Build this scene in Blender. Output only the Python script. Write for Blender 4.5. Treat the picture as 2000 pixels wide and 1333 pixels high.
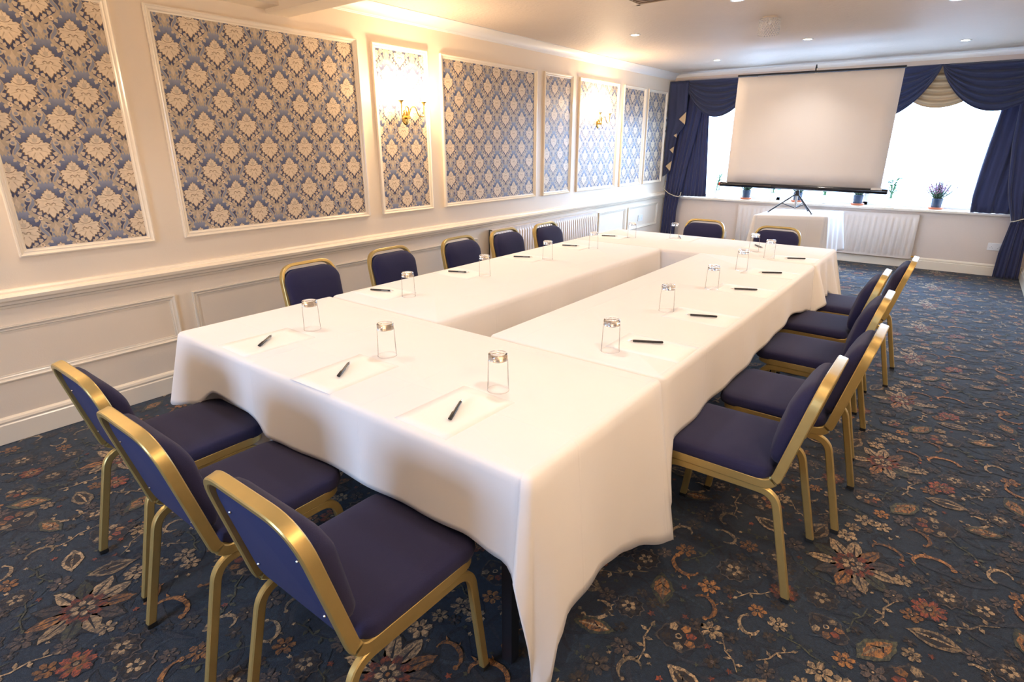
import bpy, bmesh, math, random
from mathutils import Vector, Matrix
PI = math.pi
random.seed(7)
S = bpy.context.scene
C = S.collection
for o in list(bpy.data.objects): bpy.data.objects.remove(o)

# ------------------------------------------------------------------ camera, world, light, exposure
cam = bpy.data.cameras.new('camera'); camo = bpy.data.objects.new('camera', cam); C.objects.link(camo)
camo.location = (3.7513, -8.8489, 1.4904); camo.rotation_euler = (1.2394, 0, 0.656)
cam.sensor_width = 36; cam.lens = 36 * 1115.4 / 2000; cam.clip_start = 0.02; cam.clip_end = 60
S.camera = camo
S.view_settings.view_transform = 'Standard'; S.view_settings.look = 'None'
S.view_settings.gamma = 1; S.view_settings.use_curve_mapping = False
S.view_settings.exposure = 0.72
W = bpy.data.worlds.new('sky'); S.world = W; W.use_nodes = True
bg = W.node_tree.nodes['Background']
bg.inputs[0].default_value = (0.45, 0.66, 1.0, 1); bg.inputs[1].default_value = 13.0
_nt = W.node_tree; _tc = _nt.nodes.new('ShaderNodeTexCoord'); _sp = _nt.nodes.new('ShaderNodeSeparateXYZ'); _mr = _nt.nodes.new('ShaderNodeMapRange')
_mr.inputs[1].default_value = -.06; _mr.inputs[2].default_value = .10; _mr.inputs[3].default_value = 4.5; _mr.inputs[4].default_value = 19.0      # paved ground outside dimmer than the sky
_nt.links.new(_tc.outputs['Generated'], _sp.inputs[0]); _nt.links.new(_sp.outputs[2], _mr.inputs[0]); _nt.links.new(_mr.outputs[0], bg.inputs[1])
def light(name, typ, loc, energy, col, **k):
    l = bpy.data.lights.new(name, typ); l.energy = energy; l.color = col
    o = bpy.data.objects.new(name, l); C.objects.link(o); o.location = loc
    for a, v in k.items():
        if a == 'rot': o.rotation_euler = v
        else: setattr(l, a, v)
    return o
WX0, WX1, WZ0, WZ1 = 0.30, 4.22, 0.73, 2.33       # window opening in the back wall
win = light('window_daylight_portal', 'AREA', ((WX0+WX1)/2, 0.42, (WZ0+WZ1)/2), 1, (1, 1, 1), shape='RECTANGLE', size=WX1-WX0, size_y=WZ1-WZ0, rot=(-PI/2, 0, 0))
win.data.cycles.is_portal = True
FX0, FX1 = 1.6, 2.9                                # second window, unseen, added behind the viewer for cool fill
fill_win = light('window_daylight_portal', 'AREA', ((FX0+FX1)/2, -11.36, 1.5), 1, (1, 1, 1), shape='RECTANGLE', size=FX1-FX0, size_y=.9, rot=(PI/2, 0, 0))
fill_win.data.cycles.is_portal = True
SCONCE_W = 11.0; DOWN_W = 24.0
WARM = (1.0, 0.72, 0.44); DWARM = (1.0, 0.90, 0.80)

# ------------------------------------------------------------------ materials
def nodes(name):
    m = bpy.data.materials.new(name); m.use_nodes = True
    nt = m.node_tree; return m, nt, nt.nodes['Principled BSDF']
def mat(name, col, rough=.5, metal=0, bump=0, bscale=50, sheen=0, var=0, vscale=6, coat=0, spec=.5, detail=4):
    m, nt, b = nodes(name)
    b.inputs['Base Color'].default_value = (*col, 1); b.inputs['Roughness'].default_value = rough
    b.inputs['Metallic'].default_value = metal; b.inputs['Sheen Weight'].default_value = sheen
    b.inputs['Coat Weight'].default_value = coat; b.inputs['Specular IOR Level'].default_value = spec
    tc = nt.nodes.new('ShaderNodeTexCoord')
    n2 = nt.nodes.new('ShaderNodeTexNoise'); n2.inputs['Scale'].default_value = vscale; n2.inputs['Detail'].default_value = 5
    nt.links.new(tc.outputs['Object'], n2.inputs['Vector'])
    mx = nt.nodes.new('ShaderNodeMix'); mx.data_type = 'RGBA'
    v = max(var, .02)
    mx.inputs[6].default_value = (*[c*(1-v) for c in col], 1); mx.inputs[7].default_value = (*[min(1, c*(1+v)) for c in col], 1)
    nt.links.new(n2.outputs['Fac'], mx.inputs[0]); nt.links.new(mx.outputs[2], b.inputs['Base Color'])
    if bump:
        n = nt.nodes.new('ShaderNodeTexNoise'); n.inputs['Scale'].default_value = bscale; n.inputs['Detail'].default_value = detail
        nt.links.new(tc.outputs['Object'], n.inputs['Vector'])
        bp = nt.nodes.new('ShaderNodeBump'); bp.inputs['Strength'].default_value = bump; bp.inputs['Distance'].default_value = .01
        nt.links.new(n.outputs['Fac'], bp.inputs['Height']); nt.links.new(bp.outputs['Normal'], b.inputs['Normal'])
    return m
def emit(name, col, s):
    m, nt, b = nodes(name)
    b.inputs['Base Color'].default_value = (*col, 1)
    b.inputs['Emission Color'].default_value = (*col, 1); b.inputs['Emission Strength'].default_value = s
    return m
def thin_glass(name, amt=.12, tint=(1, 1, 1)):
    m = bpy.data.materials.new(name); m.use_nodes = True; nt = m.node_tree; nt.nodes.clear()
    out = nt.nodes.new('ShaderNodeOutputMaterial'); t = nt.nodes.new('ShaderNodeBsdfTransparent'); g = nt.nodes.new('ShaderNodeBsdfGlossy')
    g.inputs['Roughness'].default_value = .02; t.inputs[0].default_value = (*tint, 1)
    fr = nt.nodes.new('ShaderNodeLayerWeight'); fr.inputs['Blend'].default_value = amt
    mx = nt.nodes.new('ShaderNodeMixShader')
    mu = nt.nodes.new('ShaderNodeMath'); mu.operation = 'MULTIPLY'; mu.inputs[1].default_value = .8
    nt.links.new(fr.outputs['Fresnel'], mu.inputs[0]); nt.links.new(mu.outputs[0], mx.inputs[0]); nt.links.new(t.outputs[0], mx.inputs[1]); nt.links.new(g.outputs[0], mx.inputs[2])
    nt.links.new(mx.outputs[0], out.inputs[0]); return m
def vcol(name, rough, vscale, var, bump=.2, bscale=300, sheen=0, ground=None):
    m, nt, b = nodes(name)
    a = nt.nodes.new('ShaderNodeAttribute'); a.attribute_name = 'Col'
    tc = nt.nodes.new('ShaderNodeTexCoord')
    n = nt.nodes.new('ShaderNodeTexNoise'); n.inputs['Scale'].default_value = vscale; n.inputs['Detail'].default_value = 6
    nt.links.new(tc.outputs['Object'], n.inputs['Vector'])
    mr = nt.nodes.new('ShaderNodeMapRange'); mr.inputs[1].default_value = .3; mr.inputs[2].default_value = .7
    mr.inputs[3].default_value = 1-var; mr.inputs[4].default_value = 1+var
    nt.links.new(n.outputs['Fac'], mr.inputs[0])
    vm = nt.nodes.new('ShaderNodeVectorMath'); vm.operation = 'SCALE'
    nt.links.new(a.outputs['Color'], vm.inputs[0]); nt.links.new(mr.outputs[0], vm.inputs['Scale'])
    nt.links.new(vm.outputs[0], b.inputs['Base Color'])
    if ground:
        n4 = nt.nodes.new('ShaderNodeTexNoise'); n4.inputs['Scale'].default_value = 120; n4.inputs['Detail'].default_value = 3; n4.inputs['Roughness'].default_value = .7
        mp = nt.nodes.new('ShaderNodeMapping'); mp.inputs['Scale'].default_value = (1, .45, 1)
        nt.links.new(tc.outputs['Object'], mp.inputs[0]); nt.links.new(mp.outputs[0], n4.inputs['Vector'])
        st = nt.nodes.new('ShaderNodeMapRange'); st.inputs[1].default_value = .47; st.inputs[2].default_value = .54; st.inputs[3].default_value = 0; st.inputs[4].default_value = .7
        nt.links.new(n4.outputs['Fac'], st.inputs[0])
        mg = nt.nodes.new('ShaderNodeMix'); mg.data_type = 'RGBA'; mg.inputs[7].default_value = (*ground, 1)
        nt.links.new(st.outputs[0], mg.inputs[0]); nt.links.new(vm.outputs[0], mg.inputs[6]); nt.links.new(mg.outputs[2], b.inputs['Base Color'])
    b.inputs['Roughness'].default_value = rough; b.inputs['Sheen Weight'].default_value = sheen
    n3 = nt.nodes.new('ShaderNodeTexNoise'); n3.inputs['Scale'].default_value = bscale
    nt.links.new(tc.outputs['Object'], n3.inputs['Vector'])
    bp = nt.nodes.new('ShaderNodeBump'); bp.inputs['Strength'].default_value = bump; bp.inputs['Distance'].default_value = .004
    nt.links.new(n3.outputs['Fac'], bp.inputs['Height']); nt.links.new(bp.outputs['Normal'], b.inputs['Normal'])
    return m
M = dict(
 wall=mat('cream_wall_paint', (.84, .715, .56), .45, bump=.05, bscale=120),
 gloss=mat('cream_gloss_paint', (.86, .755, .60), .25, spec=.6),
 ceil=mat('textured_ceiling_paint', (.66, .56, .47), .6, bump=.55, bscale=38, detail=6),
 cove=mat('cornice_paint', (.82, .79, .75), .5),
 back=mat('back_wall_paint', (.70, .59, .50), .55, bump=.15, bscale=90),
 gold=mat('gold_powder_coat', (.52, .385, .145), .36, metal=.6, bump=.03, bscale=400, var=.08, vscale=30),
 fab=mat('navy_seat_fabric', (.0125, .0125, .056), .95, sheen=.05, bump=.25, bscale=700, var=.15, vscale=200),
 fabb=mat('navy_back_panel_fabric', (.010, .018, .085), .8, sheen=.03, bump=.2, bscale=700),
 rubber=mat('black_rubber', (.012, .012, .012), .6),
 cloth=mat('white_table_linen', (.82, .80, .80), .8, sheen=.05, bump=.07, bscale=14, detail=3),
 paper=mat('white_paper', (.90, .88, .86), .7),
 pen=mat('black_pen_plastic', (.012, .010, .010), .3),
 steel=mat('bright_metal', (.7, .7, .7), .25, metal=1),
 ink=mat('pale_pen_print', (.6, .6, .6), .5),
 brass=mat('polished_brass', (.85, .55, .16), .15, metal=1),
 navy=mat('navy_curtain_fabric', (.016, .022, .085), .75, sheen=.35, bump=.15, bscale=250, var=.12, vscale=30),
 swag=mat('navy_swag_fabric', (.015, .022, .075), .7, sheen=.3, bump=.12, bscale=250),
 tan=mat('gold_lining_fabric', (.52, .38, .22), .6, sheen=.3, bump=.12, bscale=250),
 cord=mat('cream_tieback_cord', (.66, .60, .45), .7, bump=.5, bscale=200),
 screen=mat('matt_screen_fabric', (.84, .82, .83), .85),
 black=mat('black_metal', (.015, .016, .022), .35),
 blackg=mat('glossy_black_casing', (.012, .014, .022), .18, coat=.5),
 red=mat('red_plastic_cap', (.55, .06, .04), .4),
 wood=mat('dark_table_wood', (.03, .018, .012), .5),
 rad=mat('radiator_enamel', (.72, .625, .54), .35),
 white=mat('white_plastic', (.80, .79, .77), .35),
 grey=mat('grey_plastic', (.25, .25, .26), .4),
 frame=mat('white_window_frame', (.82, .82, .82), .4),
 potw=mat('white_ceramic', (.80, .80, .80), .3),
 potb=mat('blue_black_glaze', (.03, .05, .10), .25),
 terra=mat('terracotta', (.50, .16, .08), .7),
 soil=mat('potting_soil', (.03, .02, .015), .9),
 leaf=mat('green_leaf', (.05, .20, .05), .5, var=.3, vscale=20),
 leafd=mat('grey_green_leaf', (.09, .16, .10), .6, var=.3, vscale=30),
 heath=mat('pink_heather_bloom', (.45, .20, .36), .7, var=.3, vscale=40),
 bulb=emit('warm_bulb', (1, .82, .55), 60),
 lens=emit('downlight_lens', (1, .88, .7), 25),
 slat=mat('brown_vent_slat', (.16, .10, .06), .5),
 pane=thin_glass('window_glass', .08), tumbler=thin_glass('clear_glass_wall', .06),
 wallpaper=vcol('damask_wallpaper', .42, 60, .08, .05, 400), carpet=vcol('patterned_wool_carpet', .95, 85, .35, .6, 420, .10, ground=(.009, .018, .034)),
)
def creases(m):
    nt = m.node_tree; b = nt.nodes['Principled BSDF']; bump = b.inputs['Normal'].links[0].from_node
    tc = nt.nodes.new('ShaderNodeTexCoord'); sp = nt.nodes.new('ShaderNodeSeparateXYZ'); nt.links.new(tc.outputs['Object'], sp.inputs[0]); outs = []
    for k, per in ((0, .305), (1, .24)):
        pg = nt.nodes.new('ShaderNodeMath'); pg.operation = 'PINGPONG'; pg.inputs[1].default_value = per
        nt.links.new(sp.outputs[k], pg.inputs[0])
        mr = nt.nodes.new('ShaderNodeMapRange'); mr.inputs[1].default_value = 0; mr.inputs[2].default_value = .006; mr.inputs[3].default_value = 1; mr.inputs[4].default_value = 0
        nt.links.new(pg.outputs[0], mr.inputs[0]); outs.append(mr)
    mx = nt.nodes.new('ShaderNodeMath'); mx.operation = 'MAXIMUM'; nt.links.new(outs[0].outputs[0], mx.inputs[0]); nt.links.new(outs[1].outputs[0], mx.inputs[1])
    b2 = nt.nodes.new('ShaderNodeBump'); b2.inputs['Strength'].default_value = .22; b2.inputs['Distance'].default_value = .004
    nt.links.new(mx.outputs[0], b2.inputs['Height']); nt.links.new(bump.outputs[0], b2.inputs['Normal']); nt.links.new(b2.outputs[0], b.inputs['Normal'])
creases(M['cloth'])
m, nt, b = nodes('clear_thick_glass'); b.inputs['Transmission Weight'].default_value = 1; b.inputs['Roughness'].default_value = 0; b.inputs['IOR'].default_value = 1.45
b.inputs['Base Color'].default_value = (1, 1, 1, 1); M['glass'] = m
# net of fine white threads: part transparent, part diffusing
# ------------------------------------------------------------------ object helpers
def obj(name, bm, m, parent=None, smooth=False, loc=None):
    me = bpy.data.meshes.new(name); bmesh.ops.recalc_face_normals(bm, faces=bm.faces); bm.to_mesh(me); bm.free()
    for mm in (m if isinstance(m, (list, tuple)) else [m]): me.materials.append(mm)
    if smooth:
        me.polygons.foreach_set('use_smooth', [True]*len(me.polygons))
        if smooth != 'all':
            try: me.set_sharp_from_angle(angle=math.radians(34))
            except Exception: pass
    o = bpy.data.objects.new(name, me); C.objects.link(o)
    if parent: o.parent = parent
    if loc: o.location = loc
    return o
def tag(o, label=None, cat=None, group=None, kind=None):
    if label: o['label'] = label
    if cat: o['category'] = cat
    if group: o['group'] = group
    if kind: o['kind'] = kind
    return o
def thing(name, label, cat, loc=(0, 0, 0), rz=0, group=None):
    o = bpy.data.objects.new(name, None); C.objects.link(o); o.location = loc; o.rotation_euler = (0, 0, rz); o.empty_display_size = .1
    return tag(o, label, cat, group)
def struct(name, bm, m, label, cat='structure', smooth=False):
    return tag(obj(name, bm, m, None, smooth), label, cat, None, 'structure')
def dup(root, loc, rz, label=None, group=None):
    r = root.copy(); C.objects.link(r); r.location = loc; r.rotation_euler = (0, 0, rz)
    if label: r['label'] = label
    if group: r['group'] = group
    for ch in list(root.children):
        c = ch.copy(); C.objects.link(c); c.parent = r
        for g in ch.children:
            d = g.copy(); C.objects.link(d); d.parent = c
    return r
def box(bm, x0, x1, y0, y1, z0, z1, bev=0):
    b2 = bmesh.new()
    vs = [b2.verts.new((x, y, z)) for x in (x0, x1) for y in (y0, y1) for z in (z0, z1)]
    for f in ((0, 1, 3, 2), (4, 6, 7, 5), (0, 4, 5, 1), (2, 3, 7, 6), (0, 2, 6, 4), (1, 5, 7, 3)): b2.faces.new([vs[i] for i in f])
    if bev: bmesh.ops.bevel(b2, geom=b2.edges[:], offset=bev, segments=2, affect='EDGES')
    me = bpy.data.meshes.new('t'); b2.to_mesh(me); b2.free(); bm.from_mesh(me); bpy.data.meshes.remove(me)
    return bm
def bx(*a, **k): return box(bmesh.new(), *a, **k)
def lathe(bm, prof, n=24, c=(0, 0, 0), close=False):
    rings = []
    for r, z in prof:
        if r < 1e-5: rings.append([bm.verts.new((c[0], c[1], c[2]+z))])
        else: rings.append([bm.verts.new((c[0]+r*math.cos(2*PI*i/n), c[1]+r*math.sin(2*PI*i/n), c[2]+z)) for i in range(n)])
    for a, b in zip(rings, rings[1:]):
        for i in range(n):
            j = (i+1) % n
            if len(a) == 1 and len(b) == 1: continue
            if len(a) == 1: bm.faces.new((a[0], b[i], b[j]))
            elif len(b) == 1: bm.faces.new((a[i], a[j], b[0]))
            else: bm.faces.new((a[i], a[j], b[j], b[i]))
    return bm
def tube(bm, pts, r, n=8, cap=True):
    pts = [Vector(p) for p in pts]
    if not isinstance(r, (list, tuple)): r = [r]*len(pts)
    rings = []; up = None
    for i, p in enumerate(pts):
        d = (pts[min(i+1, len(pts)-1)]-pts[max(i-1, 0)]).normalized()
        if up is None: up = Vector((0, 0, 1)) if abs(d.z) < .9 else Vector((1, 0, 0))
        a = d.cross(up).normalized(); b = a.cross(d).normalized(); up = b
        rings.append([bm.verts.new(p+r[i]*(a*math.cos(2*PI*k/n)+b*math.sin(2*PI*k/n))) for k in range(n)])
    for a, b in zip(rings, rings[1:]):
        for k in range(n): bm.faces.new((a[k], a[(k+1) % n], b[(k+1) % n], b[k]))
    if cap: bm.faces.new(rings[0]); bm.faces.new(rings[-1][::-1])
    return bm
def fillet(pts, rad, seg=6, closed=False):
    pts = [Vector(p) for p in pts]; n = len(pts); out = []
    for i in range(n):
        if not closed and i in (0, n-1): out.append(pts[i]); continue
        a, p, b = pts[i-1], pts[i], pts[(i+1) % n]
        u = (a-p).normalized(); v = (b-p).normalized(); r = rad[i] if isinstance(rad, (list, tuple)) else rad
        if r <= 0: out.append(p); continue
        ang = u.angle(v); t = min(r/math.tan(ang/2), (a-p).length*.49, (b-p).length*.49)
        for k in range(seg+1):
            s = k/seg; out.append((p+u*t)*(1-s)**2+p*2*s*(1-s)+(p+v*t)*s*s)
    return out
def sweep(bm, pts, w, h, side, closed=False):
    """rectangular tube with eased corners; side(i, tangent) gives the width axis"""
    n = len(pts); rings = []; e = min(w, h)*.16
    sec = [(w/2-e, h/2), (w/2, h/2-e), (w/2, -h/2+e), (w/2-e, -h/2), (-w/2+e, -h/2), (-w/2, -h/2+e), (-w/2, h/2-e), (-w/2+e, h/2)]
    for i, p in enumerate(pts):
        q = pts[(i+1) % n] if closed or i < n-1 else p; o = pts[i-1] if closed or i > 0 else p
        t = (q-o).normalized(); a = side(i, t); a = (a-t*a.dot(t)).normalized(); b = t.cross(a)
        rings.append([bm.verts.new(p+a*x+b*y) for x, y in sec])
    k = len(sec)
    for i in range(n if closed else n-1):
        a, b = rings[i], rings[(i+1) % n]
        for j in range(k): bm.faces.new((a[j], a[(j+1) % k], b[(j+1) % k], b[j]))
    if not closed: bm.faces.new(rings[0]); bm.faces.new(rings[-1][::-1])
    return bm
def grid(bm, P, closed_u=False):
    vs = [[bm.verts.new(p) for p in row] for row in P]
    for i in range(len(vs)-1):
        m_ = len(vs[0]); 
        for j in range(m_ if closed_u else m_-1):
            bm.faces.new((vs[i][j], vs[i][(j+1) % m_], vs[i+1][(j+1) % m_], vs[i+1][j]))
    return vs
def solidify(o, t, off=-1):
    s = o.modifiers.new('thickness', 'SOLIDIFY'); s.thickness = t; s.offset = off; return o

# ------------------------------------------------------------------ flat ornament builder (2-D polygons with a colour each)
class Flat:
    def __init__(s): s.v = []; s.f = []; s.c = []
    def poly(s, pts, col, z): 
        b = len(s.v); s.v += [(p[0], p[1], z) for p in pts]; s.f.append(list(range(b, b+len(pts)))); s.c.append(col if isinstance(col[0], (tuple, list)) else [col]*len(pts))
    def clip(s, x0, x1, y0, y1):
        o = Flat()
        for f, c in zip(s.f, s.c):
            P = [(*s.v[i], *cc) for i, cc in zip(f, c)]
            for ax, lim, sg in ((0, x0, 1), (0, x1, -1), (1, y0, 1), (1, y1, -1)):
                Q = []
                for i in range(len(P)):
                    a, b = P[i-1], P[i]; da = (a[ax]-lim)*sg; db = (b[ax]-lim)*sg
                    if (da >= 0) != (db >= 0):
                        t = da/(da-db); Q.append(tuple(a[k]+t*(b[k]-a[k]) for k in range(6)))
                    if db >= 0: Q.append(b)
                P = Q
                if len(P) < 3: break
            if len(P) >= 3: o.poly([(p[0], p[1]) for p in P], [p[3:6] for p in P], P[0][2])
        return o
    def build(s, name, m, parent=None, to=lambda x, y, z: (x, y, z)):
        me = bpy.data.meshes.new(name); me.from_pydata([to(*v) for v in s.v], [], s.f); me.materials.append(m)
        a = me.color_attributes.new('Col', 'FLOAT_COLOR', 'CORNER'); k = 0; buf = []
        for c in s.c:
            for q in c: buf += [q[0], q[1], q[2], 1.0]
        a.data.foreach_set('color', buf)
        o = bpy.data.objects.new(name, me); C.objects.link(o)
        if parent: o.parent = parent
        return o
def mir(h): return h + [(-x, y) for x, y in reversed(h) if abs(x) > 1e-6]
def star(r1, r2, n, ph=0): return [((r1 if k % 2 == 0 else r2)*math.cos(ph+PI*k/n), (r1 if k % 2 == 0 else r2)*math.sin(ph+PI*k/n)) for k in range(2*n)]
def ell(a, b, n=12, cx=0, cy=0): return [(cx+a*math.cos(2*PI*k/n), cy+b*math.sin(2*PI*k/n)) for k in range(n)]
def band(pts, ws):
    L = []; R = []
    for i, p in enumerate(pts):
        a = pts[max(i-1, 0)]; b = pts[min(i+1, len(pts)-1)]; dx, dy = b[0]-a[0], b[1]-a[1]; l = math.hypot(dx, dy) or 1
        w = ws[i] if isinstance(ws, (list, tuple)) else ws
        L.append((p[0]-dy/l*w, p[1]+dx/l*w)); R.append((p[0]+dy/l*w, p[1]-dx/l*w))
    return L+R[::-1]

# damask motif, centimetres, flower centre at the origin
FL, FM, FD = (.74, .60, .43), (.50, .37, .24), (.26, .17, .10)
OR, OL, OG = (.47, .375, .27), (.58, .47, .34), (.24, .26, .33)
NV, NB, GB = (.030, .036, .095), (.10, .12, .21), (.26, .285, .37)
flower = mir([(0, 7.4), (.6, 6.3), (1.5, 6.3), (1.6, 5.3), (2.7, 4.9), (2.5, 4.0), (3.5, 3.5), (3.1, 2.9), (3.7, 2.5), (4.7, 2.8), (6.3, 1.7), (5.4, 1.2), (5.9, .3), (4.6, .2), (5.5, -.6), (6.1, -1.9), (5.2, -2.0), (5.3, -3.3), (4.0, -3.1), (3.9, -4.5), (2.8, -4.2), (2.5, -5.6), (1.5, -5.1), (.9, -6.5), (0, -7.5)])
def motif_wall():
    L = []
    def both(pts, col, z):
        L.append((pts, col, z)); L.append(([(-x, y) for x, y in pts][::-1], col, z))
    # scrolling leaf band from the link cluster down to the neighbour's cluster
    body = [(4.4, -10.2), (5.8, -10.4), (6.5, -11.9), (5.9, -13.6), (4.7, -15.0), (4.0, -16.6), (4.6, -18.4), (6.5, -19.9), (8.9, -21.3), (11.2, -22.8), (12.6, -24.0)]
    both(band(body, [.7, 1.0, 1.1, 1.1, 1.0, .95, .95, 1.0, .95, .8, .4]), OR, .1)
    both(band(body[1:6], [.4, .6, .65, .6, .3]), OG, .2)
    both(ell(1.5, 1.4, 12, 4.7, -11.0), OL, .25); both(ell(.8, .75, 10, 4.6, -11.1), OG, .3)
    for (x, y, a, s) in ((5.2, -16.8, .4, 1.6), (7.4, -18.9, .8, 1.6), (9.8, -20.5, .9, 1.5), (6.2, -20.9, 4.2, 1.4), (8.6, -22.2, 4.3, 1.5), (11.2, -21.8, 1.1, 1.2), (10.8, -23.7, 4.5, 1.2), (4.0, -19.0, 3.9, 1.1), (7.0, -13.6, .1, 1.0)):
        lf = [(0, -.5), (.5, -.75), (1.0, -.3), (1.4, 0), (1.0, .35), (.5, .75), (0, .45)]
        both([(x+s*(px*math.cos(a)-py*math.sin(a)), y+s*(px*math.sin(a)+py*math.cos(a))) for px, py in lf], OL, .15)
    both([(x+7.7, y-20.6) for x, y in star(1.3, .85, 7)], FL, .35); both(ell(.4, .4, 8, 7.7, -20.6), FD, .4)
    c = -13.2
    L.append((mir([(0, c+5.0), (.7, c+3.4), (1.9, c+3.6), (2.1, c+2.2), (3.2, c+1.7), (2.8, c+.4), (3.4, c-.8), (2.6, c-1.6), (2.7, c-3.6), (1.9, c-4.1), (1.3, c-2.7), (.7, c-4.3), (0, c-3.2)]), OR, .45))
    both(ell(.6, .9, 8, 1.8, c-.3), OG, .5); both(ell(.45, .6, 8, 1.9, c-2.5), OG, .5)
    L.append((mir([(0, c+3.2), (.7, c+1.4), (1.3, c+.6), (.6, c-.8), (0, c-2.2)]), OL, .55))
    # the flower
    L.append(([(x*1.06, y*1.04-.1) for x, y in flower], FD, .58)); L.append(([(x*.97, y*.98) for x, y in flower], FL, .6))
    L.append((ell(1.1, 1.15, 10, 0, 3.6), OL, .7))
    both(band([(0, 2.0), (1.5, 2.3), (2.9, 3.4)], [.12, .16, .1]), FD, .8)
    both(band([(.3, -.3), (1.2, .1), (2.2, -.5), (1.5, -1.1)], [.15, .22, .2, .1]), FD, .8)
    L.append((ell(.8, .5, 8, 0, -.7), FM, .85))
    for a in (1.9, 2.6, 3.6, 4.4): both(band([(math.sin(a)*1.8, math.cos(a)*1.8-.6), (math.sin(a)*4.6, math.cos(a)*4.6-.6)], [.16, .06]), FM, .75)
    both(band([(1.2, 1.2), (4.6, 1.6)], [.14, .06]), FM, .75); both(band([(.9, 4.2), (1.8, 5.2)], [.12, .05]), FM, .75); L.append((band([(0, 4.9), (0, 6.6)], [.15, .05]), FM, .75))
    return L
MW = [(p_, c_, .0001+.00003*i_) for i_, (p_, c_, z_) in enumerate(sorted(motif_wall(), key=lambda q: q[2]))]
CX, CZ = .1345, .2715
def wallpaper(y0, y1, z0, z1, fy, fz, parent):
    F = Flat()
    k0 = int((y0-fy)/CX)-2; k1 = int((y1-fy)/CX)+2
    for k in range(k0, k1+1):
        cy = fy+k*CX; oz = fz+(CZ/2 if k % 2 else 0)
        for j in range(int((z0-oz)/CZ)-2, int((z1-oz)/CZ)+3):
            cz = oz+j*CZ
            # ogee ground, shaded print from pale point down to dark foot
            w = CX; md = tuple(.6*a+.4*b_ for a, b_ in zip(NV, NB))
            H = CZ/2; e1, e2 = w*(1-.05/H), w*(1-.10/H)
            for pts, cols in (([(-w, 0), (0, -H), (w, 0)], [md, NV, md]), ([(-w, 0), (w, 0), (e1, .05), (-e1, .05)], [md, md, NB, NB]), ([(-e1, .05), (e1, .05), (e2, .10), (-e2, .10)], [NB, NB, GB, GB]), ([(-e2, .10), (e2, .10), (0, H)], [GB, GB, GB])):
                F.poly([(cy+x, cz+z) for x, z in pts], cols, -.0002)
            for pts, col, z in MW: F.poly([(cy+x*.01, cz+y*.01) for x, y in pts], col, z)
    F = F.clip(y0, y1, z0, z1)
    F.poly([(y0, z0), (y1, z0), (y1, z1), (y0, z1)], NV, -.0006)
    return F.build('wallpaper', M['wallpaper'], parent, lambda x, y, z: (.004+z, x, y))

# ------------------------------------------------------------------ the room
XR, YN, ZC = 4.47, -11.2, 2.47
struct('wall_left', bx(-.12, 0, YN, .0, 0, ZC+.15), M['wall'], 'cream panelled left wall')
bw = bmesh.new()
box(bw, -.12, WX0, 0, .34, 0, ZC+.15); box(bw, WX1, XR+.12, 0, .34, 0, ZC+.15); box(bw, WX0, WX1, 0, .34, 0, WZ0-.03); box(bw, WX0, WX1, 0, .34, WZ1, ZC+.15)
struct('wall_back', bw, M['back'], 'beige back wall below and around the wide window')
struct('wall_right', bx(XR, XR+.12, YN, 0, 0, ZC+.15), M['wall'], 'cream right wall')
wf = bx(-.12, FX0, YN-.12, YN, 0, ZC+.15); box(wf, FX1, XR+.12, YN-.12, YN, 0, ZC+.15); box(wf, FX0, FX1, YN-.12, YN, 0, 1.05); box(wf, FX0, FX1, YN-.12, YN, 1.95, ZC+.15)
struct('wall_front', wf, M['wall'], 'cream wall behind the viewer')
struct('ceiling', bx(0, XR, YN, 0, ZC, ZC+.15), M['ceil'], 'textured cream ceiling')

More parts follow.
